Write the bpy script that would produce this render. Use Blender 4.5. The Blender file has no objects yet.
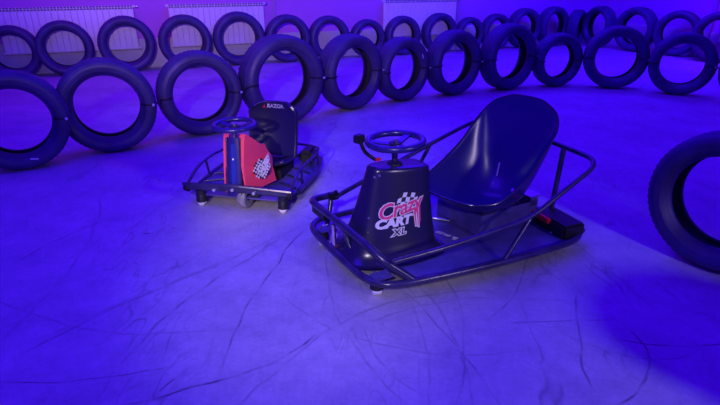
import bpy, bmesh, math, random
from mathutils import Vector, Matrix
random.seed(7)
S = bpy.context.scene
COL = S.collection
PI = math.pi
def R(d): return math.radians(d)

# ------------------------------------------------------------------ helpers
def mat(name, col, rough=.5, metal=0., spec=.5, bump=0., bscale=60., var=0., vscale=8., coat=0.):
    m = bpy.data.materials.new(name); m.use_nodes = True
    nt = m.node_tree; b = nt.nodes['Principled BSDF']
    b.inputs['Base Color'].default_value = (*col, 1); b.inputs['Roughness'].default_value = rough
    b.inputs['Metallic'].default_value = metal; b.inputs['Specular IOR Level'].default_value = spec
    b.inputs['Coat Weight'].default_value = coat
    tc = nt.nodes.new('ShaderNodeTexCoord')
    if var:
        n = nt.nodes.new('ShaderNodeTexNoise'); n.inputs['Scale'].default_value = vscale; n.inputs['Detail'].default_value = 6
        nt.links.new(tc.outputs['Object'], n.inputs['Vector'])
        r = nt.nodes.new('ShaderNodeMapRange'); r.inputs[1].default_value = .3; r.inputs[2].default_value = .7
        r.inputs[3].default_value = 1 - var; r.inputs[4].default_value = 1 + var
        nt.links.new(n.outputs['Fac'], r.inputs[0])
        mx = nt.nodes.new('ShaderNodeVectorMath'); mx.operation = 'SCALE'; mx.inputs[0].default_value = col
        nt.links.new(r.outputs[0], mx.inputs['Scale']); nt.links.new(mx.outputs[0], b.inputs['Base Color'])
    if bump:
        n = nt.nodes.new('ShaderNodeTexNoise'); n.inputs['Scale'].default_value = bscale; n.inputs['Detail'].default_value = 4
        nt.links.new(tc.outputs['Object'], n.inputs['Vector'])
        bp = nt.nodes.new('ShaderNodeBump'); bp.inputs['Strength'].default_value = bump; bp.inputs['Distance'].default_value = .01
        nt.links.new(n.outputs['Fac'], bp.inputs['Height']); nt.links.new(bp.outputs[0], b.inputs['Normal'])
    return m

class MB:
    """collects geometry of ONE part"""
    def __init__(s): s.v = []; s.f = []
    def add(s, vs, fs):
        o = len(s.v); s.v += [tuple(v) for v in vs]; s.f += [tuple(i + o for i in f) for f in fs]; return s
    def tube(s, pts, r, n=12, closed=False, cap=True):
        P = [Vector(p) for p in pts]; m = len(P); rs = r if isinstance(r, (list, tuple)) else [r] * m
        T = []
        for i in range(m):
            a = P[(i - 1) % m] if (closed or i > 0) else P[0]; b = P[(i + 1) % m] if (closed or i < m - 1) else P[-1]
            T.append((b - a).normalized())
        N = T[0].cross(Vector((0, 0, 1)))
        if N.length < .1: N = T[0].cross(Vector((1, 0, 0)))
        N.normalize(); vs = []
        for i in range(m):
            N = (N - T[i] * N.dot(T[i])).normalized(); B = T[i].cross(N)
            for k in range(n):
                a = 2 * PI * k / n; vs.append(P[i] + (N * math.cos(a) + B * math.sin(a)) * rs[i])
        fs = []
        for i in range(m if closed else m - 1):
            j = (i + 1) % m
            for k in range(n):
                l = (k + 1) % n; fs.append((i * n + k, i * n + l, j * n + l, j * n + k))
        if not closed and cap: fs += [tuple(range(n)), tuple((m - 1) * n + k for k in reversed(range(n)))]
        return s.add(vs, fs)
    def lathe(s, prof, n=48, M=Matrix(), closed=False, wob=None):
        """profile of (axial, radius) about local Y"""
        vs = []; m = len(prof)
        for k in range(n):
            a = 2 * PI * k / n
            for i, (y, r) in enumerate(prof):
                rr = r - (wob[i] if wob and k % 2 else 0)
                vs.append(M @ Vector((rr * math.cos(a), y, rr * math.sin(a))))
        fs = []
        for k in range(n):
            l = (k + 1) % n
            for i in range(m if closed else m - 1):
                j = (i + 1) % m; fs.append((k * m + i, k * m + j, l * m + j, l * m + i))
        return s.add(vs, fs)
    def disc(s, c, axis, r, h, n=20, bev=.15):
        """short cylinder with bevelled rims, centre c, along axis"""
        ax = Vector(axis).normalized(); q = Vector((0, 1, 0)).rotation_difference(ax).to_matrix().to_4x4()
        M = Matrix.Translation(Vector(c)) @ q; b = min(r, h) * bev
        return s.lathe([(-h / 2, 0.0001), (-h / 2, r - b), (-h / 2 + b, r), (h / 2 - b, r), (h / 2, r - b), (h / 2, 0.0001)], n, M)
    def box(s, c, size, M=None, bev=.004):
        bm = bmesh.new(); bmesh.ops.create_cube(bm, size=1)
        bmesh.ops.scale(bm, vec=Vector(size), verts=bm.verts)
        if bev: bmesh.ops.bevel(bm, geom=list(bm.edges), offset=min(bev, min(size) * .3), segments=2, affect='EDGES')
        T = Matrix.Translation(Vector(c)) @ (M or Matrix())
        bm.verts.ensure_lookup_table(); bm.verts.index_update()
        s.add([T @ v.co for v in bm.verts], [[v.index for v in f.verts] for f in bm.faces]); bm.free(); return s
    def prism(s, poly, z0, z1):
        n = len(poly)
        s.add([(x, y, z0) for x, y in poly] + [(x, y, z1) for x, y in poly],
              [tuple(reversed(range(n))), tuple(range(n, 2 * n))] + [(i, (i + 1) % n, n + (i + 1) % n, n + i) for i in range(n)]); return s
    def grid(s, fn, nu, nv, cu=False):
        vs = [fn(i / nu, j / nv) for i in range(nu if cu else nu + 1) for j in range(nv + 1)]
        fs = []
        for i in range(nu):
            k = (i + 1) % nu if cu else i + 1
            for j in range(nv): fs.append((i * (nv + 1) + j, k * (nv + 1) + j, k * (nv + 1) + j + 1, i * (nv + 1) + j + 1))
        return s.add(vs, fs)
    def build(s, name, m, parent=None, smooth=True, ang=40, M=None):
        me = bpy.data.meshes.new(name); me.from_pydata(s.v, [], s.f)
        bm = bmesh.new(); bm.from_mesh(me)
        bmesh.ops.remove_doubles(bm, verts=bm.verts, dist=1e-5); bmesh.ops.recalc_face_normals(bm, faces=bm.faces)
        if M: bm.transform(M)
        for f in bm.faces: f.smooth = smooth
        if smooth:
            for e in bm.edges:
                if len(e.link_faces) == 2 and e.calc_face_angle(0) > R(ang): e.smooth = False
        bm.to_mesh(me); bm.free(); me.materials.append(m)
        o = bpy.data.objects.new(name, me); COL.objects.link(o); o.parent = parent
        return o
def smoothpath(pts, n=6, closed=False):
    """Catmull-Rom through the points"""
    P = [Vector(p) for p in pts]; m = len(P); out = []
    for i in range(m if closed else m - 1):
        g = lambda k: P[k % m] if closed else P[max(0, min(m - 1, k))]
        a, b, c, d = g(i - 1), g(i), g(i + 1), g(i + 2)
        for k in range(n):
            t = k / n
            out.append(.5 * ((2 * b) + (c - a) * t + (2 * a - 5 * b + 4 * c - d) * t * t + (3 * b - a - 3 * c + d) * t ** 3))
    if not closed: out.append(P[-1])
    return out
def fillet(pts, r=.04, n=5, closed=False):
    """polyline with rounded bends"""
    P = [Vector(p) for p in pts]; m = len(P); out = []
    for i in range(m):
        if not closed and i in (0, m - 1): out.append(P[i]); continue
        a = P[(i - 1) % m] - P[i]; b = P[(i + 1) % m] - P[i]; q = min(r, a.length * .45, b.length * .45)
        A = P[i] + a.normalized() * q; B = P[i] + b.normalized() * q
        for k in range(n + 1):
            t = k / n; out.append(A * (1 - t) ** 2 + P[i] * 2 * t * (1 - t) + B * t * t)
    return out
def tag(o, label=None, cat=None, group=None, kind=None):
    if label: o['label'] = label
    if cat: o['category'] = cat
    if group: o['group'] = group
    if kind: o['kind'] = kind
    return o
def empty(name, loc, rz=0, **k):
    o = bpy.data.objects.new(name, None); COL.objects.link(o); o.location = loc; o.rotation_euler = (0, 0, rz)
    o.empty_display_size = .1; tag(o, **k); return o

# ------------------------------------------------------------------ camera
cam = bpy.data.cameras.new('camera'); co = bpy.data.objects.new('camera', cam); COL.objects.link(co)
co.location = (0, 0, 1.2); co.rotation_euler = (R(90 - 23.5), 0, 0)
cam.sensor_width = 36; cam.lens = 530 / 720 * 36; cam.clip_end = 100
S.camera = co

# ------------------------------------------------------------------ materials
M = {}
M['rubber'] = mat('tyre_rubber', (.042, .032, .125), .6, bump=.25, bscale=45, var=.35, vscale=7, spec=.5)
M['rubber_side'] = mat('tyre_sidewall_rubber', (.046, .035, .13), .5, bump=.12, bscale=30, var=.4, vscale=5, spec=.5)
M['rubber_in'] = mat('tyre_inner_rubber', (.03, .028, .045), .7, var=.3)
M['wire'] = mat('black_wire', (.01, .01, .012), .5)
M['nut'] = mat('zinc_nut', (.8, .8, .85), .25, metal=.6)
M['tube'] = mat('worn_black_tube', (.030, .026, .09), .28, spec=.8, bump=.05, var=.5, vscale=14)  # black tube, with a blue sheen put into its base colour
M['plate'] = mat('scuffed_black_plate', (.09, .075, .28), .36, bump=.12, bscale=25, var=.35, vscale=9)  # black plate; its base colour carries the room's blue reflections
M['shell'] = mat('glossy_black_plastic', (.022, .015, .17), .27, spec=.8, bump=.03, bscale=20)  # black plastic; blue reflections of the room put into its base colour
M['cowl'] = mat('black_cowl_plastic', (.016, .015, .055), .26, spec=.8, bump=.03, bscale=14)  # black cowl, some reflected blue put into the base colour
M['dark'] = mat('dark_plastic', (.012, .012, .015), .5)
M['caster'] = mat('white_caster_wheel', (.85, .85, .82), .45)
M['steel'] = mat('bare_steel', (.6, .6, .62), .3, metal=1, var=.2)
M['red'] = mat('red_plastic', (.85, .02, .03), .4)
M['panel'] = mat('orange_red_panel', (1, .08, .14), .42)
M['white'] = mat('white_print', (.85, .85, .85), .45)
M['pink'] = mat('pink_print', (.9, .05, .22), .45)
M['black'] = mat('black_print', (.012, .012, .015), .45)
M['label'] = mat('pale_label', (.75, .5, .75), .5, var=.3, vscale=60)
M['worn'] = mat('worn_label', (.62, .6, .63), .6, var=.5, vscale=50)
M['foot'] = mat('grey_tread', (.22, .22, .24), .5, bump=.3, bscale=60, var=.4, vscale=30)
M['radiator'] = mat('radiator_enamel', (.82, .78, .85), .35, var=.05)
M['grille'] = mat('radiator_slots', (.18, .16, .22), .6)
M['pipe'] = mat('painted_pipe', (.35, .3, .5), .4)
M['band'] = mat('grey_wall_paint', (.60, .62, .60), .75, var=.15, vscale=3)

def wall_mat():
    m = bpy.data.materials.new('painted_wall'); m.use_nodes = True; nt = m.node_tree; b = nt.nodes['Principled BSDF']
    b.inputs['Roughness'].default_value = .7
    tc = nt.nodes.new('ShaderNodeTexCoord'); n = nt.nodes.new('ShaderNodeTexNoise'); n.inputs['Scale'].default_value = 1.6; n.inputs['Detail'].default_value = 7
    nt.links.new(tc.outputs['Object'], n.inputs['Vector'])
    cr = nt.nodes.new('ShaderNodeValToRGB'); cr.color_ramp.elements[0].position = .3; cr.color_ramp.elements[1].position = .7
    cr.color_ramp.elements[0].color = (.52, .15, .58, 1); cr.color_ramp.elements[1].color = (.58, .18, .64, 1)
    nt.links.new(n.outputs['Fac'], cr.inputs[0]); nt.links.new(cr.outputs[0], b.inputs['Base Color'])
    bp = nt.nodes.new('ShaderNodeBump'); bp.inputs['Strength'].default_value = .15; n2 = nt.nodes.new('ShaderNodeTexNoise'); n2.inputs['Scale'].default_value = 30
    nt.links.new(tc.outputs['Object'], n2.inputs['Vector']); nt.links.new(n2.outputs['Fac'], bp.inputs['Height']); nt.links.new(bp.outputs[0], b.inputs['Normal'])
    return m
M['wall'] = wall_mat()

# floor positions for skid marks: pixel of the photograph -> floor point of the room
def G(px, py):
    th = R(23.5); a = (px - 360) / 530; b = -(py - 202.5) / 530
    r = (a, math.cos(th) + b * math.sin(th), -math.sin(th) + b * math.cos(th)); t = -1.2 / r[2]
    return (r[0] * t, r[1] * t)
SKIDS = [  # three floor points each (curved rubber streaks), width m, strength
    ((303,233),(244,313),(225,358),.010,.8), ((0,380),(128,372),(167,366),.008,.7), ((139,402),(235,374),(311,338),.012,.9),
    ((150,402),(164,388),(178,377),.012,.7), ((133,352),(200,290),(278,241),.014,.6), ((33,347),(139,297),(222,263),.016,.5),
    ((613,319),(648,370),(623,402),.010,.8), ((577,294),(580,332),(591,382),.010,.7), ((516,320),(560,321),(608,319),.010,.6),
    ((608,337),(653,344),(720,342),.012,.7), ((527,251),(512,295),(491,316),.010,.5), ((60,330),(200,270),(330,215),.02,.35),
    ((490,200),(560,232),(620,290),.012,.45), ((300,215),(430,300),(470,400),.012,.4), ((330,250),(345,330),(400,395),.010,.4),
    ((400,290),(440,330),(500,405),.010,.45), ((240,405),(330,330),(480,290),.012,.4), ((100,200),(60,280),(0,340),.02,.35),
    ((130,230),(150,215),(190,190),.02,.4), ((20,260),(70,235),(120,215),.016,.45), ((445,275),(462,330),(455,400),.010,.5),
    ((380,320),(460,300),(560,300),.010,.4), ((560,330),(600,350),(690,352),.008,.4), ((340,150),(300,140),(250,150),.03,.3),
    ((600,120),(540,118),(470,130),.03,.25), ((575,188),(640,188),(700,185),.012,.35), ((365,330),(380,360),(420,390),.008,.4),
    ((350,245),(420,330),(430,400),.010,.35), ((0,300),(100,330),(250,325),.012,.35), ((290,300),(380,345),(520,350),.010,.35)]
def floor_mat():
    m = bpy.data.materials.new('scuffed_concrete'); m.use_nodes = True; nt = m.node_tree; N = nt.nodes; L = nt.links; b = N['Principled BSDF']
    geo = N.new('ShaderNodeTexCoord')
    def math_(op, a, c=None, clamp=False):
        n = N.new('ShaderNodeMath'); n.operation = op; n.use_clamp = clamp
        for i, v in enumerate((a, c)):
            if v is None: continue
            if isinstance(v, (int, float)): n.inputs[i].default_value = v
            else: L.new(v, n.inputs[i])
        return n.outputs[0]
    def noise(scale, det=5, vec=None, rough=.55):
        n = N.new('ShaderNodeTexNoise'); n.inputs['Scale'].default_value = scale; n.inputs['Detail'].default_value = det; n.inputs['Roughness'].default_value = rough
        L.new(vec or geo.outputs['Object'], n.inputs['Vector']); return n
    # warp so that the streaks wander a little
    w = noise(2.2, 3); wv = N.new('ShaderNodeVectorMath'); wv.operation = 'SUBTRACT'; L.new(w.outputs['Color'], wv.inputs[0]); wv.inputs[1].default_value = (.5, .5, .5)
    ws = N.new('ShaderNodeVectorMath'); ws.operation = 'SCALE'; L.new(wv.outputs[0], ws.inputs[0]); ws.inputs['Scale'].default_value = .09
    wa = N.new('ShaderNodeVectorMath'); wa.operation = 'ADD'; L.new(ws.outputs[0], wa.inputs[0]); L.new(geo.outputs['Object'], wa.inputs[1])
    ml = N.new('ShaderNodeVectorMath'); ml.operation = 'MULTIPLY'; L.new(wa.outputs[0], ml.inputs[0]); ml.inputs[1].default_value = (1, 1, 0)
    P = ml.outputs[0]
    brk = noise(9, 5); brk2 = noise(38, 3)
    total = None
    def dist(c):
        d = N.new('ShaderNodeVectorMath'); d.operation = 'DISTANCE'; L.new(P, d.inputs[0]); d.inputs[1].default_value = (c[0], c[1], 0); return d.outputs['Value']
    for k, (a, c, d, wd, st) in enumerate(SKIDS):
        A, B, C = G(*a), G(*c), G(*d)
        ax, ay, bx, by, cx, cy = *A, *B, *C
        D = 2 * (ax * (by - cy) + bx * (cy - ay) + cx * (ay - by))
        if abs(D) < 1e-4: D = 1e-4
        ux = ((ax*ax+ay*ay)*(by-cy) + (bx*bx+by*by)*(cy-ay) + (cx*cx+cy*cy)*(ay-by)) / D
        uy = ((ax*ax+ay*ay)*(cx-bx) + (bx*bx+by*by)*(ax-cx) + (cx*cx+cy*cy)*(bx-ax)) / D
        rr = math.hypot(ax - ux, ay - uy); half = math.hypot(ax - cx, ay - cy) / 2
        e = math_('ABSOLUTE', math_('SUBTRACT', dist((ux, uy)), rr))
        line = math_('SUBTRACT', 1.0, math_('DIVIDE', e, wd * .62), True)
        q = math_('SUBTRACT', 1.0, math_('DIVIDE', dist(((ax+cx)/2, (ay+cy)/2)), half * 1.15))
        q = math_('MULTIPLY', q, 5.0, True)
        v = math_('MULTIPLY', math_('MULTIPLY', line, q), st)
        total = v if total is None else math_('MAXIMUM', total, v)
    bm = N.new('ShaderNodeMapRange'); bm.inputs[1].default_value = .42; bm.inputs[2].default_value = .56; L.new(brk.outputs['Fac'], bm.inputs[0])
    total = math_('MULTIPLY', total, math_('ADD', math_('MULTIPLY', bm.outputs[0], .75), .25))
    # fine random scuffs: stretched noise ridges
    def scuff(rot, sc, lo):
        mp = N.new('ShaderNodeMapping'); mp.inputs['Rotation'].default_value = (0, 0, R(rot)); mp.inputs['Scale'].default_value = (sc, sc * .3, 1)
        L.new(wa.outputs[0], mp.inputs['Vector']); n = noise(1.0, 2, mp.outputs[0])
        e = math_('ABSOLUTE', math_('SUBTRACT', n.outputs['Fac'], .5))
        l = math_('SUBTRACT', 1.0, math_('DIVIDE', e, .009), True)
        mk = noise(1.7 + rot * .01, 3); r = N.new('ShaderNodeMapRange'); r.inputs[1].default_value = lo; r.inputs[2].default_value = lo + .1; L.new(mk.outputs['Fac'], r.inputs[0])
        return math_('MULTIPLY', math_('MULTIPLY', l, r.outputs[0]), .4)
    for rot, sc, lo in ((35, 4, .52), (-50, 6, .53), (80, 3, .54), (-15, 5, .54)): total = math_('MAXIMUM', total, scuff(rot, sc, lo))
    # short black dashes
    vo = N.new('ShaderNodeTexVoronoi'); vo.inputs['Scale'].default_value = 2.6
    mp = N.new('ShaderNodeMapping'); mp.inputs['Rotation'].default_value = (0, 0, R(30)); mp.inputs['Scale'].default_value = (1, 3.2, 1); L.new(wa.outputs[0], mp.inputs['Vector']); L.new(mp.outputs[0], vo.inputs['Vector'])
    dsh = math_('MULTIPLY', math_('SUBTRACT', 1.0, math_('DIVIDE', vo.outputs['Distance'], .065), True), 1.2, True)
    dm = noise(1.1, 2); r = N.new('ShaderNodeMapRange'); r.inputs[1].default_value = .5; r.inputs[2].default_value = .56; L.new(dm.outputs['Fac'], r.inputs[0])
    total = math_('MAXIMUM', total, math_('MULTIPLY', dsh, r.outputs[0]))
    # concrete mottling
    n1 = noise(1.3, 8, rough=.65); n2 = noise(14, 6, rough=.7)
    n3 = noise(55, 5, rough=.75); n4 = noise(4.5, 6, rough=.7)
    mo = math_('ADD', math_('ADD', math_('MULTIPLY', n1.outputs['Fac'], .35), math_('MULTIPLY', n2.outputs['Fac'], .2)), math_('ADD', math_('MULTIPLY', n3.outputs['Fac'], .2), math_('MULTIPLY', n4.outputs['Fac'], .25)))
    cr = N.new('ShaderNodeValToRGB'); e = cr.color_ramp.elements; e[0].position = .40; e[0].color = (.33, .32, .36, 1); e[1].position = .60; e[1].color = (.58, .57, .59, 1)
    L.new(mo, cr.inputs[0])
    mix = N.new('ShaderNodeMix'); mix.data_type = 'RGBA'; L.new(total, mix.inputs['Factor']); L.new(cr.outputs[0], mix.inputs[6]); mix.inputs[7].default_value = (.03, .03, .035, 1)
    L.new(mix.outputs[2], b.inputs['Base Color'])
    rg = N.new('ShaderNodeMapRange'); rg.inputs[3].default_value = .42; rg.inputs[4].default_value = .62; L.new(n2.outputs['Fac'], rg.inputs[0]); L.new(rg.outputs[0], b.inputs['Roughness'])
    bp = N.new('ShaderNodeBump'); bp.inputs['Strength'].default_value = .12; bp.inputs['Distance'].default_value = .02; L.new(mo, bp.inputs['Height']); L.new(bp.outputs[0], b.inputs['Normal'])
    return m
M['floor'] = floor_mat()

# ------------------------------------------------------------------ the room
fl = MB().box((0, 4, -.05), (26, 26, .1), bev=0).build('floor', M['floor'], smooth=False); tag(fl, kind='structure')
WD = Vector((1, .41, 0)).normalized(); WN = Vector((.41, -1, 0)).normalized()     # along the back wall, and its normal into the room
CORN = Vector((4.10, 10.20, 0)) - WN * .09; WM = Matrix(((WD.x, -WN.x, 0, CORN.x), (WD.y, -WN.y, 0, CORN.y), (0, 0, 1, 0), (0, 0, 0, 1)))  # wall frame: x along wall, y out behind it
def wall_pt(t, off, z): return CORN + WD * t + WN * off + Vector((0, 0, z))
wb = MB().box((-5.8, .1, 1.6), (12.8, .2, 3.2), bev=0).build('wall_back', M['wall'], smooth=False, M=WM); tag(wb, kind='structure')
wr = MB().box((.45, -5, 1.6), (.2, 10, 3.2), bev=0).build('wall_right', M['wall'], smooth=False, M=WM); tag(wr, kind='structure')
tb = MB().box((-5.84, -.012, .19), (12.33, .024, .38), bev=.003).build('baseboard_back', M['band'], smooth=False, M=WM); tag(tb, kind='structure')
tb = MB().box((.338, -5, .19), (.024, 10, .38), bev=.003).build('baseboard_right', M['band'], smooth=False, M=WM); tag(tb, kind='structure')

def radiator(loc, rz, n, label, pitch=.075):
    root = empty('radiator', loc, rz, label=label, cat='radiator', group='white panel radiators on the walls')
    W = n * pitch
    for i in range(n):
        s = MB(); x = -W / 2 + pitch * (i + .5)
        s.box((x, 0, .53), (pitch * .95, .016, .52), bev=.006)                      # front plate
        s.box((x, .035, .53), (.022, .06, .54), bev=.006)
        s.box((x, .065, .53), (pitch * .8, .010, .5), bev=.004)
        s.tube([(x, .035, .27), (x, .035, .79)], .016, 8)
        f = s.build('radiator_section', M['radiator'], root)
        g = MB()
        for zz in (.772, .798):
            for xx in (-.017, .017): g.box((x + xx, -.0085, zz), (.027, .004, .019), bev=.001)
        g.build('vent_slot', M['grille'], f)
    MB().tube([(-W / 2 - .03, .035, .79), (W / 2 + .03, .035, .79)], .018).tube([(-W / 2 - .03, .035, .27), (W / 2 + .03, .035, .27)], .018).build('manifold', M['radiator'], root)
    MB().disc((W / 2 + .045, .035, .79), (1, 0, 0), .022, .03).build('valve', M['steel'], root)
    for sx in (-.35, .35): MB().box((sx * W, .088, .74), (.03, .034, .03)).build('bracket', M['steel'], root)
    return root
def rad_on_back(xc, n, label, pitch=.075):
    t = (xc - CORN.x) / WD.x; p = wall_pt(t, .105, .0); return radiator(p, math.atan2(WD.y, WD.x), n, label, pitch)
rad_on_back(-3.69, 21, 'white wall radiator at the left edge of the photo, longest of them', .073)
rad_on_back(-1.99, 17, 'white wall radiator second from the left, behind the tyres')
rad_on_back(.93, 17, 'white wall radiator on the back wall, nearest the room corner')
RR = math.atan2(-WN.y, -WN.x) + PI                                                     # heading along the right wall
pr = CORN + WN * 3.15 + WD * .245
radiator(pr, math.atan2(WN.y, WN.x), 17, 'white wall radiator on the right-hand wall beyond the tyres')
def pipe(p0, label):
    o = empty('heating_pipe', p0, 0, label=label, cat='pipe', group='vertical heating pipes')
    MB().tube([(0, 0, 0), (0, 0, 3.1)], .014, 10).build('pipe_run', M['pipe'], o)
    for z in (.15, 1.0, 2.6): MB().tube([(0, 0, z - .012), (0, 0, z + .012)], .02, 10).build('pipe_clip', M['pipe'], o)
    return o
pipe(wall_pt((-1.24 - CORN.x) / WD.x, .05, 0), 'thin vertical heating pipe right of the second wall radiator')
pipe(wall_pt((1.60 - CORN.x) / WD.x, .05, 0), 'thin vertical heating pipe right of the radiator nearest the corner')
pipe(CORN + WN * 2.30 + WD * .30, 'thin vertical heating pipe on the right-hand wall')

# ------------------------------------------------------------------ tyres
tread_prof = [(-.096, .309), (-.084, .322), (-.070, .3265), (-.066, .3225), (-.058, .3225), (-.054, .328), (-.030, .3295), (-.026, .3262), (-.018, .3262), (-.014, .330),
              (.014, .330), (.018, .3262), (.026, .3262), (.030, .3295), (.054, .328), (.058, .3225), (.066, .3225), (.070, .3265), (.084, .322), (.096, .309)]
tread_wob = [.004, .006, .004, 0, 0, .003, .003, 0, 0, .002, .002, 0, 0, .003, .003, 0, 0, .004, .006, .004]
side_prof = [(.096, .309), (.102, .299), (.1035, .295), (.106, .291), (.107, .280), (.105, .268), (.100, .256), (.0995, .252), (.095, .248), (.085, .239), (.080, .236), (.072, .230), (.062, .221), (.052, .217), (.045, .218), (.046, .226), (.062, .238), (.082, .258), (.088, .275), (.082, .300)]
inner_prof = [(-.082, .300), (-.065, .310), (-.03, .314), (.03, .314), (.065, .310), (.082, .300)]
TY = Matrix.Translation((0, 0, .33))
def make_tyre():
    a = MB().lathe(tread_prof, 120, TY, wob=tread_wob).build('tread', M['rubber'])
    f = MB().lathe([(-y, r) for y, r in side_prof], 72, TY).build('sidewall', M['rubber_side'])
    b = MB().lathe(side_prof, 72, TY).build('sidewall', M['rubber_side'])
    i = MB().lathe(inner_prof, 72, TY).build('inner_liner', M['rubber_in'])
    return [a, f, b, i]
proto = make_tyre(); used = [False]
def tyre(x, y, D, yaw, label, group, lean=0):
    root = empty('tyre', (x, y, 0), R(yaw), label=label, cat='tyre', group=group); root.scale = (D / .66,) * 3
    for p in proto:
        c = p.copy() if used[0] else p
        if used[0]: COL.objects.link(c)
        c.parent = root
    used[0] = True
    return root
FRONT = [(-2.235,3.36,.64,30),(-1.80,3.74,.66,24),(-1.26,4.17,.652,29),(-.66,4.52,.735,36),(-.09,5.03,.685,43),(.42,5.395,.62,38),(.98,5.68,.66,34),(1.62,5.96,.70,30),
         (2.225,6.13,.583,16),(2.83,6.02,.67,-12),(3.38,5.68,.635,-26),(3.83,5.17,.65,-46)]
FL = ['black tyre cut by the left edge of the photo, nearest in the front row', 'large black tyre second from left in the front row',
      'black tyre directly behind the steering wheel of the small red cart, front row', 'biggest black tyre, rising behind the backrest of the small cart, front row',
      'black tyre right of the biggest one in the front row, turned sharply sideways', 'narrow-looking black tyre with a small white mark inside its rim, front row',
      'black tyre in the front row, second to the left of the one above the big seat', 'tall black tyre above the top of the big bucket seat, front row',
      'smallest black tyre of the front row, right of the tall one above the big seat', 'wide round black tyre facing the camera, right part of the front row',
      'black tyre in the front row between the wide round one and the right edge', 'black tyre cut by the right edge of the photo, end of the front row']
FL[6] ='black front-row tyre immediately left of the tall one above the big bucket seat' # 'black tyre in the front row, immediately left of the tall one above the big bucket seat'
fr = [tyre(*a, l, 'front row of tyres bounding the track') for a, l in zip(FRONT, FL)]
BACK = [(-4.27,6.76,.62,22),(-3.72,6.93,.66,24),(-3.03,7.14,.695,25),(-2.35,7.40,.69,24),(-1.68,7.66,.71,22),(-1.04,7.91,.655,25),(-.46,8.17,.62,24),(.11,8.43,.55,24),(.65,8.67,.585,24),
        (1.24,8.95,.61,26),(1.76,9.19,.53,27),(2.24,9.38,.57,26),(2.78,9.55,.645,26),(3.35,9.73,.66,30),(3.80,9.88,.60,52),(4.15,9.66,.67,-72),(4.50,9.06,.69,-60),(4.90,8.53,.67,-44),(5.66,8.12,.70,-44)]
BL = ['black tyre at the left edge of the photo in the row along the wall', 'black tyre second from left in the wall row, framing radiator ribs and grey wall',
      'black tyre third from left in the wall row, before the first radiator right end', 'black tyre in the wall row in front of the second radiator left end',
      'black tyre in the wall row in front of the second radiator right end', 'black tyre in the wall row just right of the second radiator, above the biggest tyre',
      'black tyre in the wall row framing bare grey wall, between two radiators', 'small black tyre in the wall row, just left of the third radiator',
      'black tyre in the wall row under the left half of the third radiator', 'black tyre in the wall row under the right half of the third radiator',
      'smallest black tyre of the wall row, just right of the third radiator', 'black tyre in the wall row, second right of the third radiator',
      'black tyre in the wall row, third right of the third radiator', 'tall black tyre in the wall row with a tilted oval opening, before the corner',
      'black tyre seen nearly edge-on in the room corner', 'black tyre with narrow opening, first of the row along the right-hand wall',
      'black tyre second from the corner in the row along the right-hand wall', 'black tyre with a dark oval opening in the row along the right-hand wall',
      'black tyre at the upper right edge of the photo, before the right-hand radiator']
def clear(x, y, D, yaw):
    # keep every tyre of the wall rows in front of the walls and radiators
    h = .5 * .22 * D / .66
    need = h * abs(math.cos(R(yaw) - math.atan2(WD.y, WD.x))) + D / 2 * abs(math.sin(R(yaw) - math.atan2(WD.y, WD.x))) * .9 + .118
    p = Vector((x, y, 0)); d = (p - CORN).dot(WN)
    if d < need and x < 4.2: p += WN * (need - d)
    need = h * abs(math.sin(R(yaw) - math.atan2(WD.y, WD.x))) + D / 2 * abs(math.cos(R(yaw) - math.atan2(WD.y, WD.x))) * .9 + .03
    e = (CORN + WD * .35 - p).dot(WD)
    if e < need: p -= WD * (need - e)
    return (p.x, p.y, D, yaw)
bk = [tyre(*clear(*a), l, 'rear row of tyres along the walls') for a, l in zip(BACK, BL)]
near = tyre(1.56, 2.08, .605, -58, 'large black tyre standing alone at the right edge, nearest the camera', 'tyres on the right beside the big cart')
# unseen tyres added past the right edge of the frame to cast floor shadows
tyre(2.36, 2.35, .64, 10, 'added shadow-casting black tyre, standing behind the nearest one, out of frame', 'tyres on the right beside the big cart')
for sx, sy, D, w in ((1.65, 1.09, .52, 'farther'), (1.77, .50, .61, 'closer')):  # stacks added as solid shadow casters, a standing tyre lets light through
    for k, l in enumerate(('bottom', 'middle', 'top')):
        o = tyre(0, 0, D, 0, 'black tyre lying flat, %s of the %s shadow-casting stack added out of frame at right' % (l, w), 'stacked tyres added out of frame for their shadows')
        q = R(20 + 50 * k); o.rotation_euler = (PI / 2, 0, q); o.location = (sx - D / 2 * math.sin(q), sy + D / 2 * math.cos(q), D * (.165 + .333 * k))

def tie(a, b, ra, rb, front=True):
    """black wire loop through the openings of two neighbours, with a bright nut; belongs to tyre a"""
    bpy.context.view_layer.update()
    A = ra.matrix_basis; B = rb.matrix_basis
    za = .33
    # local points: a's right wall, b's left wall
    def la(x, y): return A @ Vector((x, y, za))
    def lb(x, y): return B @ Vector((x, y, za))
    pts = [la(.222, -.040), la(.222, -.058), la(.245, -.100), la(.285, -.114), la(.320, -.108), lb(-.320, -.108), lb(-.285, -.114), lb(-.245, -.100), lb(-.222, -.058), lb(-.222, -.040)]
    s = MB().tube(smoothpath(pts, 3), .006, 6)
    Ai = A.inverted()
    w = s.build('tie_wire', M['wire'], ra, M=Ai)
    c = la(.30, -.124); n = (A.to_3x3() @ Vector((0, -1, 0))).normalized()
    MB().disc(c, n, .011, .012, 6).build('nut', M['nut'], w, M=Ai)
for i in range(len(fr) - 1): tie(FRONT[i], FRONT[i + 1], fr[i], fr[i + 1])

MB().box((.205, -.099, .455), (.010, .006, .045), Matrix.Rotation(R(-20), 4, 'Y'), bev=.001).build('paint_mark', mat('white_paint_mark', (.8, .8, .8), .6), fr[5])['label'] = 'small white paint mark'
MB().box((.06, -.103, .078), (.05, .006, .009), Matrix.Rotation(R(8), 4, 'Y'), bev=.001).build('paint_mark', bpy.data.materials['white_paint_mark'], fr[0])['label'] = 'small white paint mark'

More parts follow.
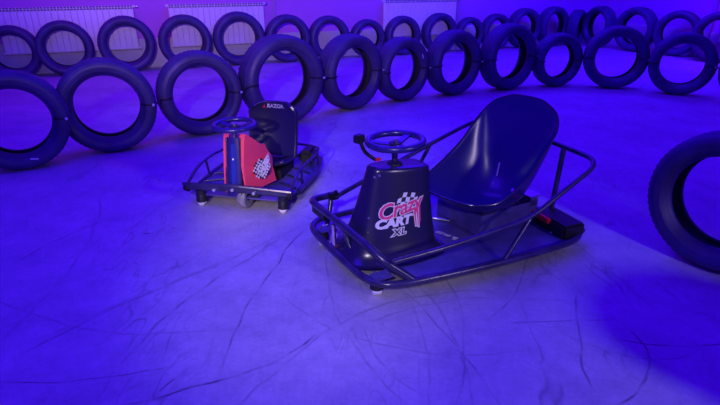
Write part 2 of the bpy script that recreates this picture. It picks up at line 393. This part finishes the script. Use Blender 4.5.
# ------------------------------------------------------------------ lettering helper: flat text mesh mapped by fn(u, v) -> point
def text_mesh(txt, size, fn, name, m, parent, bold=0., shear=0., sub=.006, spacing=1., sx=1.):
    cu = bpy.data.curves.new('t', 'FONT'); cu.body = txt; cu.size = size; cu.offset = bold; cu.shear = shear; cu.align_x = 'CENTER'; cu.align_y = 'CENTER'; cu.space_character = spacing
    cu.resolution_u = 3
    o = bpy.data.objects.new('t', cu); COL.objects.link(o); bpy.context.view_layer.update()
    me = bpy.data.meshes.new_from_object(o.evaluated_get(bpy.context.evaluated_depsgraph_get()))
    bpy.data.objects.remove(o); bpy.data.curves.remove(cu)
    bm = bmesh.new(); bm.from_mesh(me); bpy.data.meshes.remove(me)
    for it in range(3):
        es = [e for e in bm.edges if e.calc_length() > sub * 2]
        if not es: break
        bmesh.ops.subdivide_edges(bm, edges=es, cuts=1); bmesh.ops.triangulate(bm, faces=[f for f in bm.faces if len(f.verts) > 4])
    vs = [fn(v.co.x * sx, v.co.y) for v in bm.verts]; bm.verts.index_update(); fs = [[v.index for v in f.verts] for f in bm.faces]; bm.free()
    s = MB().add(vs, fs); return s.build(name, m, parent, smooth=False)
def patch(polys, fn, name, m, parent, n=4):
    s = MB()
    for p in polys:   # quads (4 corners) subdivided
        a, b, c, d = p
        def f(u, v): 
            x = (a[0]*(1-u)+b[0]*u)*(1-v)+(d[0]*(1-u)+c[0]*u)*v; y = (a[1]*(1-u)+b[1]*u)*(1-v)+(d[1]*(1-u)+c[1]*u)*v
            return fn(x, y)
        s.grid(f, n, n)
    return s.build(name, m, parent, smooth=False)

def caster(parent, x, y, swivel, top, wheel_r=.026, name='caster'):
    """swivel caster: stem, fork, white wheel"""
    d = Vector((math.cos(swivel), math.sin(swivel), 0)); n = Vector((-d.y, d.x, 0)); c = Vector((x, y, 0))
    st = MB().disc(c + Vector((0, 0, top - .012)), (0, 0, 1), .024, .024).disc(c + Vector((0, 0, top - .03)), (0, 0, 1), .018, .02)
    st.lathe([(wheel_r * 1.15, .0285), (wheel_r * 1.2, .030), (top - .02, .028), (top - .005, .022), (top - .003, .001)], 20, Matrix.Translation(c) @ Matrix.Rotation(PI / 2, 4, 'X'))
    o = st.build(name, M['dark'], parent)
    MB().lathe([(-.021, .001), (-.021, wheel_r - .008), (-.014, wheel_r), (.014, wheel_r), (.021, wheel_r - .008), (.021, .001)], 24,
               Matrix.Translation(c + Vector((0, 0, wheel_r))) @ Matrix.Rotation(swivel, 4, 'Z')).build('wheel', M['caster'], o)
    return o

def steering(parent, c, r, tr, tilt, mname='shell', spokes=(0, 125, 235)):
    """ring + spokes + hub; tilt matrix"""
    T = Matrix.Translation(Vector(c)) @ tilt
    ring = MB(); ring.tube([T @ Vector((r * math.cos(2*PI*k/40), r * math.sin(2*PI*k/40), 0)) for k in range(40)], tr, 12, closed=True)
    w = ring.build('steering_wheel', M[mname], parent)
    for a in spokes:
        a = R(a); d = Vector((math.cos(a), math.sin(a), 0)); q = Vector((-d.y, d.x, 0)); s = MB()
        vs = []
        for t, hw, z in ((.012, .020, -.014), (r * .5, .013, -.010), (r - tr * .4, .016, 0)):
            for sg in (-1, 1):
                for dz in (-.004, .004): vs.append(T @ (d * t + q * hw * sg + Vector((0, 0, z + dz))))
        fs = []
        for i in range(2):
            b = i * 4; fs += [(b, b+4, b+5, b+1), (b+1, b+5, b+7, b+3), (b+3, b+7, b+6, b+2), (b+2, b+6, b+4, b)]
        fs += [(0, 1, 3, 2), (8, 10, 11, 9)]
        s.add(vs, fs).build('spoke', M[mname], w)
    MB().disc(T @ Vector((0, 0, -.014)), T.to_3x3() @ Vector((0, 0, 1)), .028, .018).build('hub', M['dark'], w)
    MB().disc(T @ Vector((0, 0, .004)), T.to_3x3() @ Vector((0, 0, 1)), .011, .018, 6).build('hub_nut', M['steel'], w)
    return w

# ================================================================== the big cart
XA = R(210)
big = empty('drift_kart', (-.054, 2.04, 0), XA, label='large black drift kart with tall bucket seat and pink logo on its front cowl', cat='go-kart')
def V(*a): return Vector(a)
# floor pan with raised lip
pan = [(-.06,-.10),(-.09,-.22),(-.20,-.315),(-.45,-.36),(-.75,-.385),(-.95,-.385),(-1.045,-.35),(-1.07,-.28),(-1.07,.28),(-1.045,.36),(-.95,.400),(-.75,.392),(-.45,.37),(-.20,.325),(-.115,.27),(-.10,.20),(-.07,.08)]
MB().prism(pan, .052, .060).build('floor_pan', M['plate'], big, smooth=False)
# lower perimeter tube
per = smoothpath([(-.03,-.37,.066),(.025,-.30,.066),(.04,-.12,.066),(.042,.05,.066),(.038,.19,.066),(.008,.27,.066),(-.06,.315,.066),(-.23,.348,.066),(-.52,.388,.066),(-.83,.41,.066),(-.97,.405,.066),(-1.06,.355,.066),
                 (-1.085,.25,.066),(-1.085,-.25,.066),(-1.06,-.36,.066),(-.97,-.40,.066),(-.83,-.405,.066),(-.52,-.395,.066),(-.23,-.385,.066),(-.09,-.385,.066)], 5, closed=True)
MB().tube(per, .0155, 12, closed=True).build('perimeter_tube', M['tube'], big)
# upper front bumper bar
bump = fillet([(-.125,.322,.068),(-.02,.27,.155),(.010,.20,.196),(.012,0,.200),(.016,-.345,.200),(-.11,-.37,.19)], .05)
MB().tube(bump, .0165, 12).build('front_bumper', M['tube'], big)
MB().tube(fillet([(.012,-.02,.198),(.0,-.02,.15),(-.01,.02,.085),(-.06,.12,.066),(-.115,.26,.066)], .05), .010, 10).build('bumper_stay', M['tube'], big)
st = MB().box((.026,-.075,.135), (.008,.024,.105), Matrix.Rotation(R(3), 4, 'X')).build('bumper_strut', M['tube'], big)
MB().box((.031,-.075,.133), (.002,.020,.095), Matrix.Rotation(R(3), 4, 'X'), bev=0).build('strut_label', M['label'], st)['label'] = 'pale violet printed strip'
MB().box((.002,-.27,.165), (.02,.13,.05), bev=.004).build('bumper_bracket', M['dark'], big)
MB().tube(fillet([(-.10,-.35,.20),(-.085,-.33,.15),(-.05,-.30,.07)], .03), .012, 10).build('bumper_stay', M['tube'], big)
MB().box((-.11,-.345,.195), (.05,.035,.035)).disc((-.115,-.325,.222), (0,0,1), .010, .014, 6).build('rail_clamp', M['dark'], big)
# side rails and rear hoop: one bent tube
hoop = fillet([(-.03,.315,.175),(-.30,.345,.190),(-.70,.365,.222),(-1.095,.378,.418),(-1.085,.0,.445),(-1.03,-.36,.452),(-.93,-.365,.430),(-.66,-.355,.355),(-.20,-.345,.212),(-.115,-.335,.19)], .085, 6)
MB().tube(hoop, .0115, 12).build('side_rail_hoop', M['tube'], big)
MB().tube([(-.545,.388,.066),(-.700,.366,.222)], .010, 10).build('rail_post', M['tube'], big)
MB().tube([(-.545,-.392,.066),(-.70,-.357,.365)], .010, 10).build('rail_post', M['tube'], big)
MB().tube([(-1.045,.19,.06),(-1.07,.19,.43)], .0125, 10).build('rear_post', M['tube'], big)
MB().tube([(-1.045,-.19,.06),(-1.06,-.19,.443)], .0125, 10).build('rear_post', M['tube'], big)
for (x, y, sw) in ((0, .245, R(60)), (0, -.245, R(80)), (-.995, .335, R(40)), (-.995, -.335, R(20))):
    caster(big, x + (.0), y, sw, .074)
    MB().box((x - .02, y, .080), (.085, .06, .006)).disc((x - .045, y + .012, .088), (0,0,1), .007, .014, 6).disc((x + .0, y - .018, .088), (0,0,1), .007, .014, 6).build('caster_plate', M['plate'], big)
# rear wheel guard discs
MB().disc((-1.075,.325,.062), (0,0,1), .045, .012).build('corner_guard', M['tube'], big)
MB().disc((-1.075,-.325,.062), (0,0,1), .045, .012).build('corner_guard', M['tube'], big)
# drive wheel under the front cowl
MB().lathe([(-.022,.03),(-.026,.055),(-.022,.066),(.022,.066),(.026,.055),(.022,.03)], 32, Matrix.Translation((-.20,0,.067)) @ Matrix.Rotation(R(10),4,'Z')).build('drive_wheel', M['foot'], big)

# cowl: lofted body, (u around, v up)
def cowl_pt(u, v, off=0.):
    """u angle in turns (0 = front, .25 = left side), v 0 base - 1 top"""
    flare = (1 - v) ** 2.4 * .030 + max(0, .07 - v) * .45
    x0 = -.005 + (-.110 + .005) * v + flare * .6; x1 = -.392 + (-.388 + .392) * v - flare * .5
    hw = .132 + (.070 - .132) * v + flare
    cx = (x0 + x1) / 2; hx = (x0 - x1) / 2
    a = 2 * PI * u; e = .45
    c = math.cos(a); s = math.sin(a)
    # front narrower than the rear
    nx = math.copysign(abs(c) ** e, c); ny = math.copysign(abs(s) ** e, s)
    tp = 1 - .32 * max(0, nx) ** 1.3
    z = .062 + .372 * v + (.012 * nx if v > .5 else 0) * (v - .5) * 2
    p = V(cx + hx * nx, hw * ny * tp, z)
    if off:
        q = V(c * hx, s * hw * 1.8, 0).normalized(); p += (q + V(0, 0, .18)).normalized() * off
    return p
vs = [0, .02, .06, .12, .2, .3, .4, .5, .6, .7, .8, .88, .94, .975, 1.0]
s = MB(); NU = 64; rows = []
for v in vs: rows += [cowl_pt(k / NU, v) for k in range(NU)]
base = len(vs)
for sc, dz in ((.95, .005), (.82, .007), (.5, .008), (.02, .008)):           # rounded top
    top = [cowl_pt(k / NU, 1) for k in range(NU)]; c = sum(top, V(0,0,0)) / NU
    rows += [c + (p - c) * sc + V(0, 0, dz) for p in top]
nr = base + 4; fs = []
for i in range(nr - 1):
    for k in range(NU): l = (k + 1) % NU; fs.append((i*NU+k, i*NU+l, (i+1)*NU+l, (i+1)*NU+k))
s.add(rows, fs); cowl = s.build('cowl', M['cowl'], big, ang=60)
# cowl skirt and screws
MB().grid(lambda u, v: cowl_pt(u, 0) + (cowl_pt(u, 0) - V(-.23, 0, .062)).normalized() * (.022 * v - .004) + V(0, 0, .003 - .001*v), 64, 2, True).build('skirt', M['cowl'], cowl)
for u, v in ((.08, .93), (.10, .5), (.135, .95), (.42, .95)):
    c = cowl_pt(u, v, .002); MB().disc(c, c - V(-.24, 0, c.z), .006, .004, 10).build('screw', M['steel'], cowl)
MB().tube([(-.235,0,.43),(-.232,0,.525)], .013, 14).build('steering_column', M['tube'], big)
MB().lathe([(0,.034),(.006,.032),(.014,.018),(.016,.014)], 24, Matrix.Translation((-.235,0,.443)) @ Matrix.Rotation(R(90),4,'X')).build('column_collar', M['dark'], big)
sw = steering(big, (-.235,0,.545), .117, .0145, Matrix.Rotation(R(2),4,'Y') @ Matrix.Rotation(R(25),4,'Z'), 'shell', (60, 180, 300))
# throttle lever on the left of the wheel as seen
lv = MB().tube(smoothpath([(-.082,-.03,.565),(-.088,-.03,.540),(-.108,-.03,.505),(-.150,-.02,.470)], 4), [.008]*13, 10).box((-.078,-.035,.570), (.042,.034,.034), Matrix.Rotation(R(20),4,'Z')).build('throttle_lever', M['dark'], big)
MB().box((-.150,.0,.478), (.025,.016,.014)).build('switch', M['red'], lv)['label'] = 'red switch'

# logo mapping: (a, b) metres on the left side of the cowl; a to the right in view (towards the rear), b up
def side_map(off):
    def f(a, b):
        # a: -.1 ... .1 from front to rear ; find u by matching x
        v = max(0, min(1, (.215 + b - .062) / .372))
        lo, hi = .04, .46; xt = -.195 - a
        for _ in range(24):
            mid = (lo + hi) / 2
            if cowl_pt(mid, v).x > xt: lo = mid
            else: hi = mid
        return cowl_pt((lo + hi) / 2, v, off)
    return f
LG = big_logo = None
m0, m1, m2, m3 = side_map(.0015), side_map(.0028), side_map(.004), side_map(.0052)
def rot(fn, ang, cx, cy):
    c, s = math.cos(R(ang)), math.sin(R(ang)); return lambda x, y: fn(cx + x * c - y * s, cy + x * s + y * c)
W2 = []; K2 = []
def flag(cx, cy, nx, ny, sx, sy, sk, wave, par):
    out = []
    for i in range(nx):
        for j in range(ny):
            if (i + j) % 2 != par: continue
            def q(a, b): x = (a - nx/2) * sx; y = (b - ny/2) * sy; return (cx + x + sk * y, cy + y + wave * math.sin(a * 1.1) )
            out.append((q(i, j), q(i+1, j), q(i+1, j+1), q(i, j+1)))
    return out
patch(flag(.044,.084,5,4,.020,.019,.45,.005,0), m0, 'flag_print', M['white'], cowl)
patch(flag(.044,.084,5,4,.020,.019,.45,.005,1), m0, 'flag_print', M['black'], cowl)
C1 = rot(m1, 9, .006, .062); C2 = rot(m2, 9, .006, .062)
text_mesh('Crazy', .084, C1, 'logo_outline', M['white'], cowl, bold=.0050, shear=.34, spacing=.92, sx=1.12)
text_mesh('Crazy', .084, C2, 'logo_script', M['pink'], cowl, bold=.0016, shear=.34, spacing=.92, sx=1.12)['label'] = 'pink brush lettering'
patch([((.074,.055),(.083,.060),(.079,-.022),(.074,-.022)), ((.087,.055),(.096,.060),(.091,-.028),(.087,-.028)), ((.100,.060),(.108,.062),(.102,-.012),(.099,-.012))], m2, 'logo_drips', M['pink'], cowl)
patch([((.070,.045),(.087,.050),(.083,-.028),(.071,-.028)), ((.085,.045),(.100,.050),(.095,-.034),(.084,-.034))], m1, 'logo_outline', M['white'], cowl)
text_mesh('CART', .049, rot(m3, 3, -.032, .008), 'logo_word', M['white'], cowl, bold=.0032, shear=.3, spacing=1.0, sx=1.26)
text_mesh('XL', .036, rot(m1, 3, -.012, -.034), 'logo_outline', M['white'], cowl, bold=.0045, shear=.3, spacing=1.15, sx=1.3)
text_mesh('XL', .036, rot(m2, 3, -.012, -.034), 'logo_word', M['black'], cowl, bold=.0008, shear=.3, spacing=1.15, sx=1.3)

# bucket seat
SY = .045
ST = Matrix.Translation((-.75 + .027, SY, -.016)) @ Matrix.Rotation(R(10), 4, 'Z') @ Matrix.Translation((.75, 0, 0))
CP = [(-.435,.308),(-.53,.240),(-.64,.192),(-.76,.170),(-.87,.188),(-.94,.27),(-.978,.39),(-1.005,.51),(-1.022,.60),(-1.025,.668)]
RP = [(-.478,.304,.165),(-.55,.306,.210),(-.62,.326,.222),(-.70,.358,.226),(-.77,.395,.226),(-.845,.448,.222),(-.91,.508,.222),(-.968,.565,.212),(-1.006,.622,.172),(-1.024,.660,.092)]
cp = smoothpath([(x, 0, z) for x, z in CP], 4); rp = smoothpath([(x, w, z) for x, z, w in RP], 4)
n = len(cp) - 1
def seat_pt(u, v):
    i = min(n, int(round(u * n))); t = v * 2 - 1; c = cp[i]; r = rp[i]; k = abs(t) ** 2.3; q = math.copysign(1 - (1 - abs(t)) ** 1.25, t)
    return ST @ V(c.x + (r.x - c.x) * k, r.y * q, c.z + (r.z - c.z) * k)
s = MB().grid(seat_pt, n, 28); seat = s.build('bucket_seat', M['shell'], big)
md = seat.modifiers.new('s', 'SOLIDIFY'); md.thickness = .007; md.offset = 0
md = seat.modifiers.new('b', 'SUBSURF'); md.levels = 1; md.render_levels = 1
rim = [seat_pt(i / n, 1) for i in range(n + 1)] + [seat_pt(1, 1 - j / 12) for j in range(1, 12)] + [seat_pt(1 - i / n, 0) for i in range(n + 1)] + [seat_pt(0, j / 12) for j in range(1, 12)]
MB().tube(rim, .0042, 8, closed=True).build('seat_lip', M['cowl'], seat)
for y in (-.06, .06): MB().disc(ST @ V(-.905, y, .232), (.8,0.1,.6), .010, .006, 10).build('seat_bolt', M['steel'], seat)
MB().box(ST @ V(-.938,-.06,.30), (.003,.007,.07), Matrix.Rotation(R(-25),4,'Y') @ Matrix.Rotation(R(15),4,'X'), bev=0).build('scratch_mark', M['white'], seat)

# battery housing under the seat, open at the top
bx0, bx1, by0, by1 = -.975, -.615, -.16, .16
s = MB()
s.box(((bx0+bx1)/2, by1, .118), (bx1-bx0, .008, .115)).box(((bx0+bx1)/2, by0, .118), (bx1-bx0, .008, .115)).box((bx1, 0, .118), (.008, by1-by0, .115)).box((bx0, 0, .118), (.008, by1-by0, .115))
hb = s.build('seat_base', M['plate'], big)
MB().box((-.80,.0,.095), (.28,.24,.055)).build('battery', M['dark'], hb)
s = MB().tube(smoothpath([(-.68,.14,.15),(-.72,.15,.195),(-.78,.142,.175),(-.83,.15,.20),(-.88,.14,.16)], 5), .006, 8).tube(smoothpath([(-.86,.10,.12),(-.90,.12,.19),(-.94,.13,.20),(-.96,.10,.15)], 5), .005, 8)
s.build('cable', M['steel'], hb)
MB().box((-.64,.14,.188), (.06,.05,.035)).build('seat_bracket', M['tube'], hb)
MB().box((-.945,.13,.205), (.075,.09,.008)).box((-.945,.165,.18), (.05,.008,.05)).build('seat_bracket', M['steel'], hb)
MB().box((-.79,.158,.195), (.05,.02,.02)).disc((-.76,.165,.16), (0,1,0), .008, .01, 8).build('latch', M['steel'], hb)
MB().box((-.63,-.08,.1), (.06,.14,.05)).build('foot_stop', M['plate'], hb)
# motor controller box at the rear with red strip
Mr = Matrix.Rotation(R(-8),4,'Z')
rb = MB().box((-1.005,.27,.094), (.125,.235,.068), Mr, bev=.01).build('rear_box', M['dark'], big)
MB().box((-.945,.22,.116), (.022,.12,.026), Mr, bev=.004).build('reflector', M['red'], rb)['label'] = 'red strip reflector'
for y in (.34, .365): MB().box((-1.0,y,.10), (.10,.008,.05), Mr).build('cooling_fin', M['plate'], rb)
MB().disc((-.935,.30,.068), (0,0,1), .009, .012, 8).build('bolt', M['steel'], big)
# worn stickers on the pan
def pm(x, y): return V(-.490 - y * .55 + 0, .075 + x, .0612) + V(-.08 * x, 0, 0)
patch([((-.075,-.016),(-.035,-.016),(-.04,.012),(-.075,.010)), ((-.032,-.012),(.005,-.014),(.0,.008),(-.035,.006)), ((.01,-.016),(.040,-.018),(.045,.018),(.028,.014)), ((.058,-.014),(.085,-.014),(.085,.006),(.060,.004))],
      lambda x, y: V(-.500 - .28 * x + y, .080 + x * .95, .0612), 'worn_sticker', M['worn'], big)
MB().tube(smoothpath([(-.50,-.12,.066),(-.55,-.10,.07),(-.60,-.04,.068)], 4), .007, 8).build('pedal_linkage', M['steel'], big)

# ================================================================== the small red cart
SA = R(258)
f2 = V(math.cos(SA), math.sin(SA), 0); l2 = V(-f2.y, f2.x, 0)
so = V(-.6325, 2.6632, 0) + l2 * (-.045)
sm = empty('drift_kart', so, SA, label='small black drift kart with orange-red cowl panels and checkered logo', cat='go-kart')
pan2 = [(-.01,-.28),(-.01,.28),(-.16,.29),(-.45,.30),(-.68,.27),(-.74,.20),(-.74,-.20),(-.68,-.27),(-.45,-.30),(-.16,-.29)]
MB().prism(pan2, .060, .068).build('floor_pan', M['plate'], sm, smooth=False)
per2 = smoothpath([(x * 1.02, y * 1.04, .068) for x, y in pan2[2:]], 5)
MB().tube(per2, .012, 10).build('perimeter_tube', M['tube'], sm)
# plate bumper, shallow V seen from the front
s = MB()
def bp(u, v): 
    y = -.315 + .63 * u; x = .035 - abs(y) * .13; return V(x, y, .086 + .034 * v + .028 * (1 - abs(y) / .315))
s.grid(bp, 24, 3); fb = s.build('front_bumper', M['tube'], sm); md = fb.modifiers.new('s', 'SOLIDIFY'); md.thickness = .012
MB().tube([bp(i / 16, 1.05) for i in range(17)], .010, 8).build('bumper_edge_tube', M['tube'], sm)
for y in (-.30, .30): MB().disc((-.02, y, .095), (.3,1,0), .022, .03).build('bumper_end_cap', M['dark'], sm)
for y, z in ((-.115,.112), (0,.128), (.115,.112)): MB().disc((.034 - abs(y)*.13 + .008, y, z), (1,0,0), .0085, .012, 8).build('bolt', M['nut'], fb)
for y in (-.215, .265): 
    caster(sm, .0 - .01, y, R(85), .085, .022)
    MB().disc((-.01, y, .078), (0,0,1), .026, .03).build('caster_plate', M['dark'], sm)
for y in (-.2, .2): caster(sm, -.66, y, R(30), .07, .022)
# drive wheel
MB().lathe([(-.018,.02),(-.024,.05),(-.022,.060),(-.014,.064),(.014,.064),(.022,.060),(.024,.05),(.018,.02)], 36, Matrix.Translation((-.035,.040,.064)) @ Matrix.Rotation(R(-4),4,'Z')).build('drive_wheel', M['foot'], sm)
MB().disc((-.05,.10,.075), (0,1,0), .035, .05).build('drive_motor', M['dark'], sm)
# side rails
for sg in (-1, 1):
    r = fillet([(-.005,.30*sg,.105),(-.16,.30*sg,.175),(-.34,.305*sg,.18),(-.54,.30*sg,.165),(-.70,.27*sg,.15),(-.77,.20*sg,.14)], .06)
    MB().tube(r, .0085, 10).build('side_rail', M['tube'], sm)
    for x, z in ((-.25,.178), (-.58,.16)): MB().tube([(x,.295*sg,z),(x-.02,.29*sg,.068)], .007, 8).build('rail_post', M['tube'], sm)
    for k in range(4): MB().tube([(-.12-.13*k,.16*sg,.075),(-.05-.13*k,.28*sg,.075)], .006, 8).build('pan_rib', M['tube'], sm)
MB().tube(fillet([(-.77,.20,.14),(-.79,0,.15),(-.77,-.20,.14)], .08), .0085, 10).build('rear_hoop', M['tube'], sm)
s = MB().box((-.64,.215,.12), (.14,.09,.09), bev=.02); s.build('rear_box', M['dark'], sm)
s = MB().box((-.64,-.215,.12), (.14,.09,.09), bev=.02); s.build('rear_box', M['dark'], sm)
# steering column housing: black upright with blue stripe, red side panels
s = MB(); H0, H1 = .085, .398
def up(u, v, w=.043, x0=.012, x1=-.055): 
    p = [(x0, -w), (x0 + .008, -w*.6), (x0 + .008, w*.6), (x0, w), (x1, w), (x1, -w)]; i = int(round(u * 6)) % 6; x, y = p[i]; lean = -.045 * v
    return V(x + lean, y * (1 - .12 * v), H0 + (H1 - H0) * v)
s.grid(up, 6, 8, True).add([up(i / 6, 1) for i in range(6)], [tuple(range(6))])
ho = s.build('column_housing', M['shell'], sm, ang=30)
for sg in (-1, 1): MB().tube([(.018 - .045 * t, sg * (.041 - .004 * t), H0 + (H1 - H0) * t) for t in (0, .3, .6, 1)], .0045, 8).build('housing_edge', M['tube'], ho)
M['bluestripe'] = mat('blue_stripe', (.02, .04, .35), .3)
def strip(u, v): t = .12 + .78 * v; return V(.0215 - .045 * t, (u - .5) * .024, H0 + (H1 - H0) * t)
MB().grid(strip, 1, 6).build('front_stripe', M['bluestripe'], ho)['label'] = 'blue stripe'
MB().disc((.0215 - .045 * .6, -.0, .286), (1,0,.14), .006, .006, 10).build('screw', M['white'], ho)
def panel(sg):
    # outline in (x back, z): side shell flaring outwards
    prof = [(.00,.095),(.0,.22),(-.024,.345),(-.040,.395),(-.054,.415),(-.076,.400),(-.115,.365),(-.15,.335),(-.185,.325),(-.205,.285),(-.235,.25),(-.245,.225),(-.225,.19),(-.225,.13),(-.23,.095)]
    def out(x, z): return sg * (.046 + .085 * min(1, -x / .17) * (1.0 - .45 * (z - .095) / .33) + .018 * (1 - (z - .095) / .33))
    s = MB(); n = len(prof); vs = [V(x, out(x, z), z) for x, z in prof] + [V(x, out(x, z) - sg * .03 * (1 if x < -.02 else .3), z) for x, z in prof]
    cx = V(-.09, out(-.09, .23), .23); fs = [(i, (i+1) % n, n + (i+1) % n, n + i) for i in range(n)]
    s.add(vs, fs)
    # face filled as rows from front edge to outline
    s.add([cx] + vs[:n], [(0, i + 1, (i + 1) % n + 1) for i in range(n)])
    p = s.build('side_panel', M['panel'], sm, ang=50); p['label'] = 'orange-red plastic panel'
    return p, out
pl, outl = panel(1); pr_, _ = panel(-1)
def pmap(off):
    return lambda a, b: V(-.110 - a * 1.05, outl(-.110 - a * 1.05, .205 + b) + off * 1.0, .205 + b)
m_ = pmap(.010); W_, K_ = [], []
for i in range(10):
    for j in range(10):
        a0, b0 = (i - 5) * .0115, (j - 5) * .0115
        if math.hypot(a0 + .00575, b0 + .00575) > .054: continue
        (W_ if (i + j) % 2 else K_).append(((a0, b0), (a0 + .0115, b0), (a0 + .0115, b0 + .0115), (a0, b0 + .0115)))
patch(W_, m_, 'checkered_print', M['white'], pl, 1); patch(K_, m_, 'checkered_print', M['black'], pl, 1)
text_mesh('Crazy', .050, rot(pmap(.013), 38, .016, .026), 'logo_script', M['white'], pl, bold=.003, shear=.2)
text_mesh('CART', .034, rot(pmap(.013), 38, .022, -.008), 'logo_word', M['white'], pl, bold=.002, shear=.2)
MB().tube([(-.045,0,.39),(-.058,0,.447)], .012, 12).build('steering_column', M['tube'], sm)
steering(sm, (-.060,0,.460), .105, .0135, Matrix.Rotation(R(2),4,'Y') @ Matrix.Rotation(R(40),4,'Z'), 'shell', (90, 210, 330))
# moulded seat: back with rounded top and a squab
def sb(u, v):
    y = (u - .5) * 2; w = .153 if v < .8 else .153 * (1 - ((v - .8) / .2) ** 2.5 * .22)
    z = .155 + .325 * v - (.02 * max(0, abs(y) - .6) ** 2 * 6 if v > .9 else 0)
    x = -.50 - .055 * v + .045 * abs(y) ** 2.2 + .02 * math.sin(v * PI)*(-1)
    return V(x, .040 + y * w, z)
s = MB().grid(sb, 16, 16); bs = s.build('backrest', M['cowl'], sm); md = bs.modifiers.new('s', 'SOLIDIFY'); md.thickness = .02; md.offset = 0
md = bs.modifiers.new('b', 'BEVEL'); md.width = .006; md.segments = 2
def sq(u, v): y = (u - .5) * 2; return V(-.26 - .25 * v, .040 + y * .145, .135 + .03 * abs(y) ** 2.5 + .035 * (1 - v) ** 3)
s = MB().grid(sq, 14, 12); bs2 = s.build('seat_squab', M['cowl'], sm); md = bs2.modifiers.new('s', 'SOLIDIFY'); md.thickness = .022; md.offset = 0
MB().box((-.42,.04,.098), (.24,.22,.06)).build('seat_base', M['dark'], sm)
bt = lambda x, y: sb(.5 + (x + .0) / .296, (.452 + y - .155) / .325) + V(.016, 0, 0)
patch([((-.068,-.011),(-.052,-.011),(-.060,.011),(-.060,.011))], bt, 'seat_logo_mark', M['red'], bs)
text_mesh('RAZOR', .032, rot(bt, 0, .012, 0), 'seat_logo', M['worn'], bs, bold=.0012, spacing=1.05)

# ------------------------------------------------------------------ lights
S.world = bpy.data.worlds.new('world'); S.world.use_nodes = True
S.world.node_tree.nodes['Background'].inputs[0].default_value = (.06, .0, 1, 1); S.world.node_tree.nodes['Background'].inputs[1].default_value = .7
def area(name, loc, target, size, power, col, sy=None, spread=None):
    l = bpy.data.lights.new(name, 'AREA'); l.energy = power; l.color = col; l.size = size
    if sy: l.shape = 'RECTANGLE'; l.size_y = sy
    if spread: l.spread = R(spread)
    o = bpy.data.objects.new(name, l); COL.objects.link(o); o.location = loc
    o.rotation_euler = (Vector(target) - Vector(loc)).to_track_quat('-Z', 'Y').to_euler(); return o
area('blue_overhead_light', (.5, 6.0, 3.6), (0, 4.5, 0), 3, 250, (.04, .004, 1), 5)
area('blue_overhead_light', (-2, 1.5, 3.6), (-1, 2.5, 0), 2, 70, (.04, .004, 1))
area('purple_wall_light', (-3.0, 6.0, 3.0), (-2.2, 8, .8), .8, 18, (.60, .0, 1))
area('pink_wall_light', (4.9, 6.9, 2.2), (5.6, 7.4, .6), .2, 2.5, (1, .05, .7), spread=90)
area('blue_overhead_light', (3.6, 7.2, 3.3), (4.8, 9.0, .9), 1.2, 210, (.04, .004, 1))  # added to lift the blue of the right wall, no lamp known there
def spot(name, loc, target, deg, blend, power, col, rad):
    l = bpy.data.lights.new(name, 'SPOT'); l.energy = power; l.color = col; l.spot_size = R(deg); l.spot_blend = blend; l.shadow_soft_size = rad
    o = bpy.data.objects.new(name, l); COL.objects.link(o); o.location = loc
    o.rotation_euler = (Vector(target) - Vector(loc)).to_track_quat('-Z', 'Y').to_euler(); return o
spot('side_spot_lamp', (2.3, .2, 1.3), (.55, 1.75, 0), 64, .9, 52, (.85, .68, 1), .11)
spot('front_spot_lamp', (-.3, -1.2, 2.2), (-.17, 2.4, 0), 28, 1, 195, (.9, .75, 1), .10)
spot('added_cart_fill', (-.9, -.6, 1.4), (-.60, 2.62, .22), 15, 1, 260, (1, .72, .82), .05)  # added fill brightening the small cart's red panels, no known source
spot('added_wall_fill', (-.5, -.5, 1.9), (-1.4, 8, 2.6), 62, 1, 750, (.85, .52, 1), .10)  # added fill brightening radiators and back wall, no such lamp is known

vs_ = S.view_settings; vs_.view_transform = 'Standard'; vs_.look = 'None'; vs_.gamma = 1; vs_.use_curve_mapping = False; vs_.exposure = 0
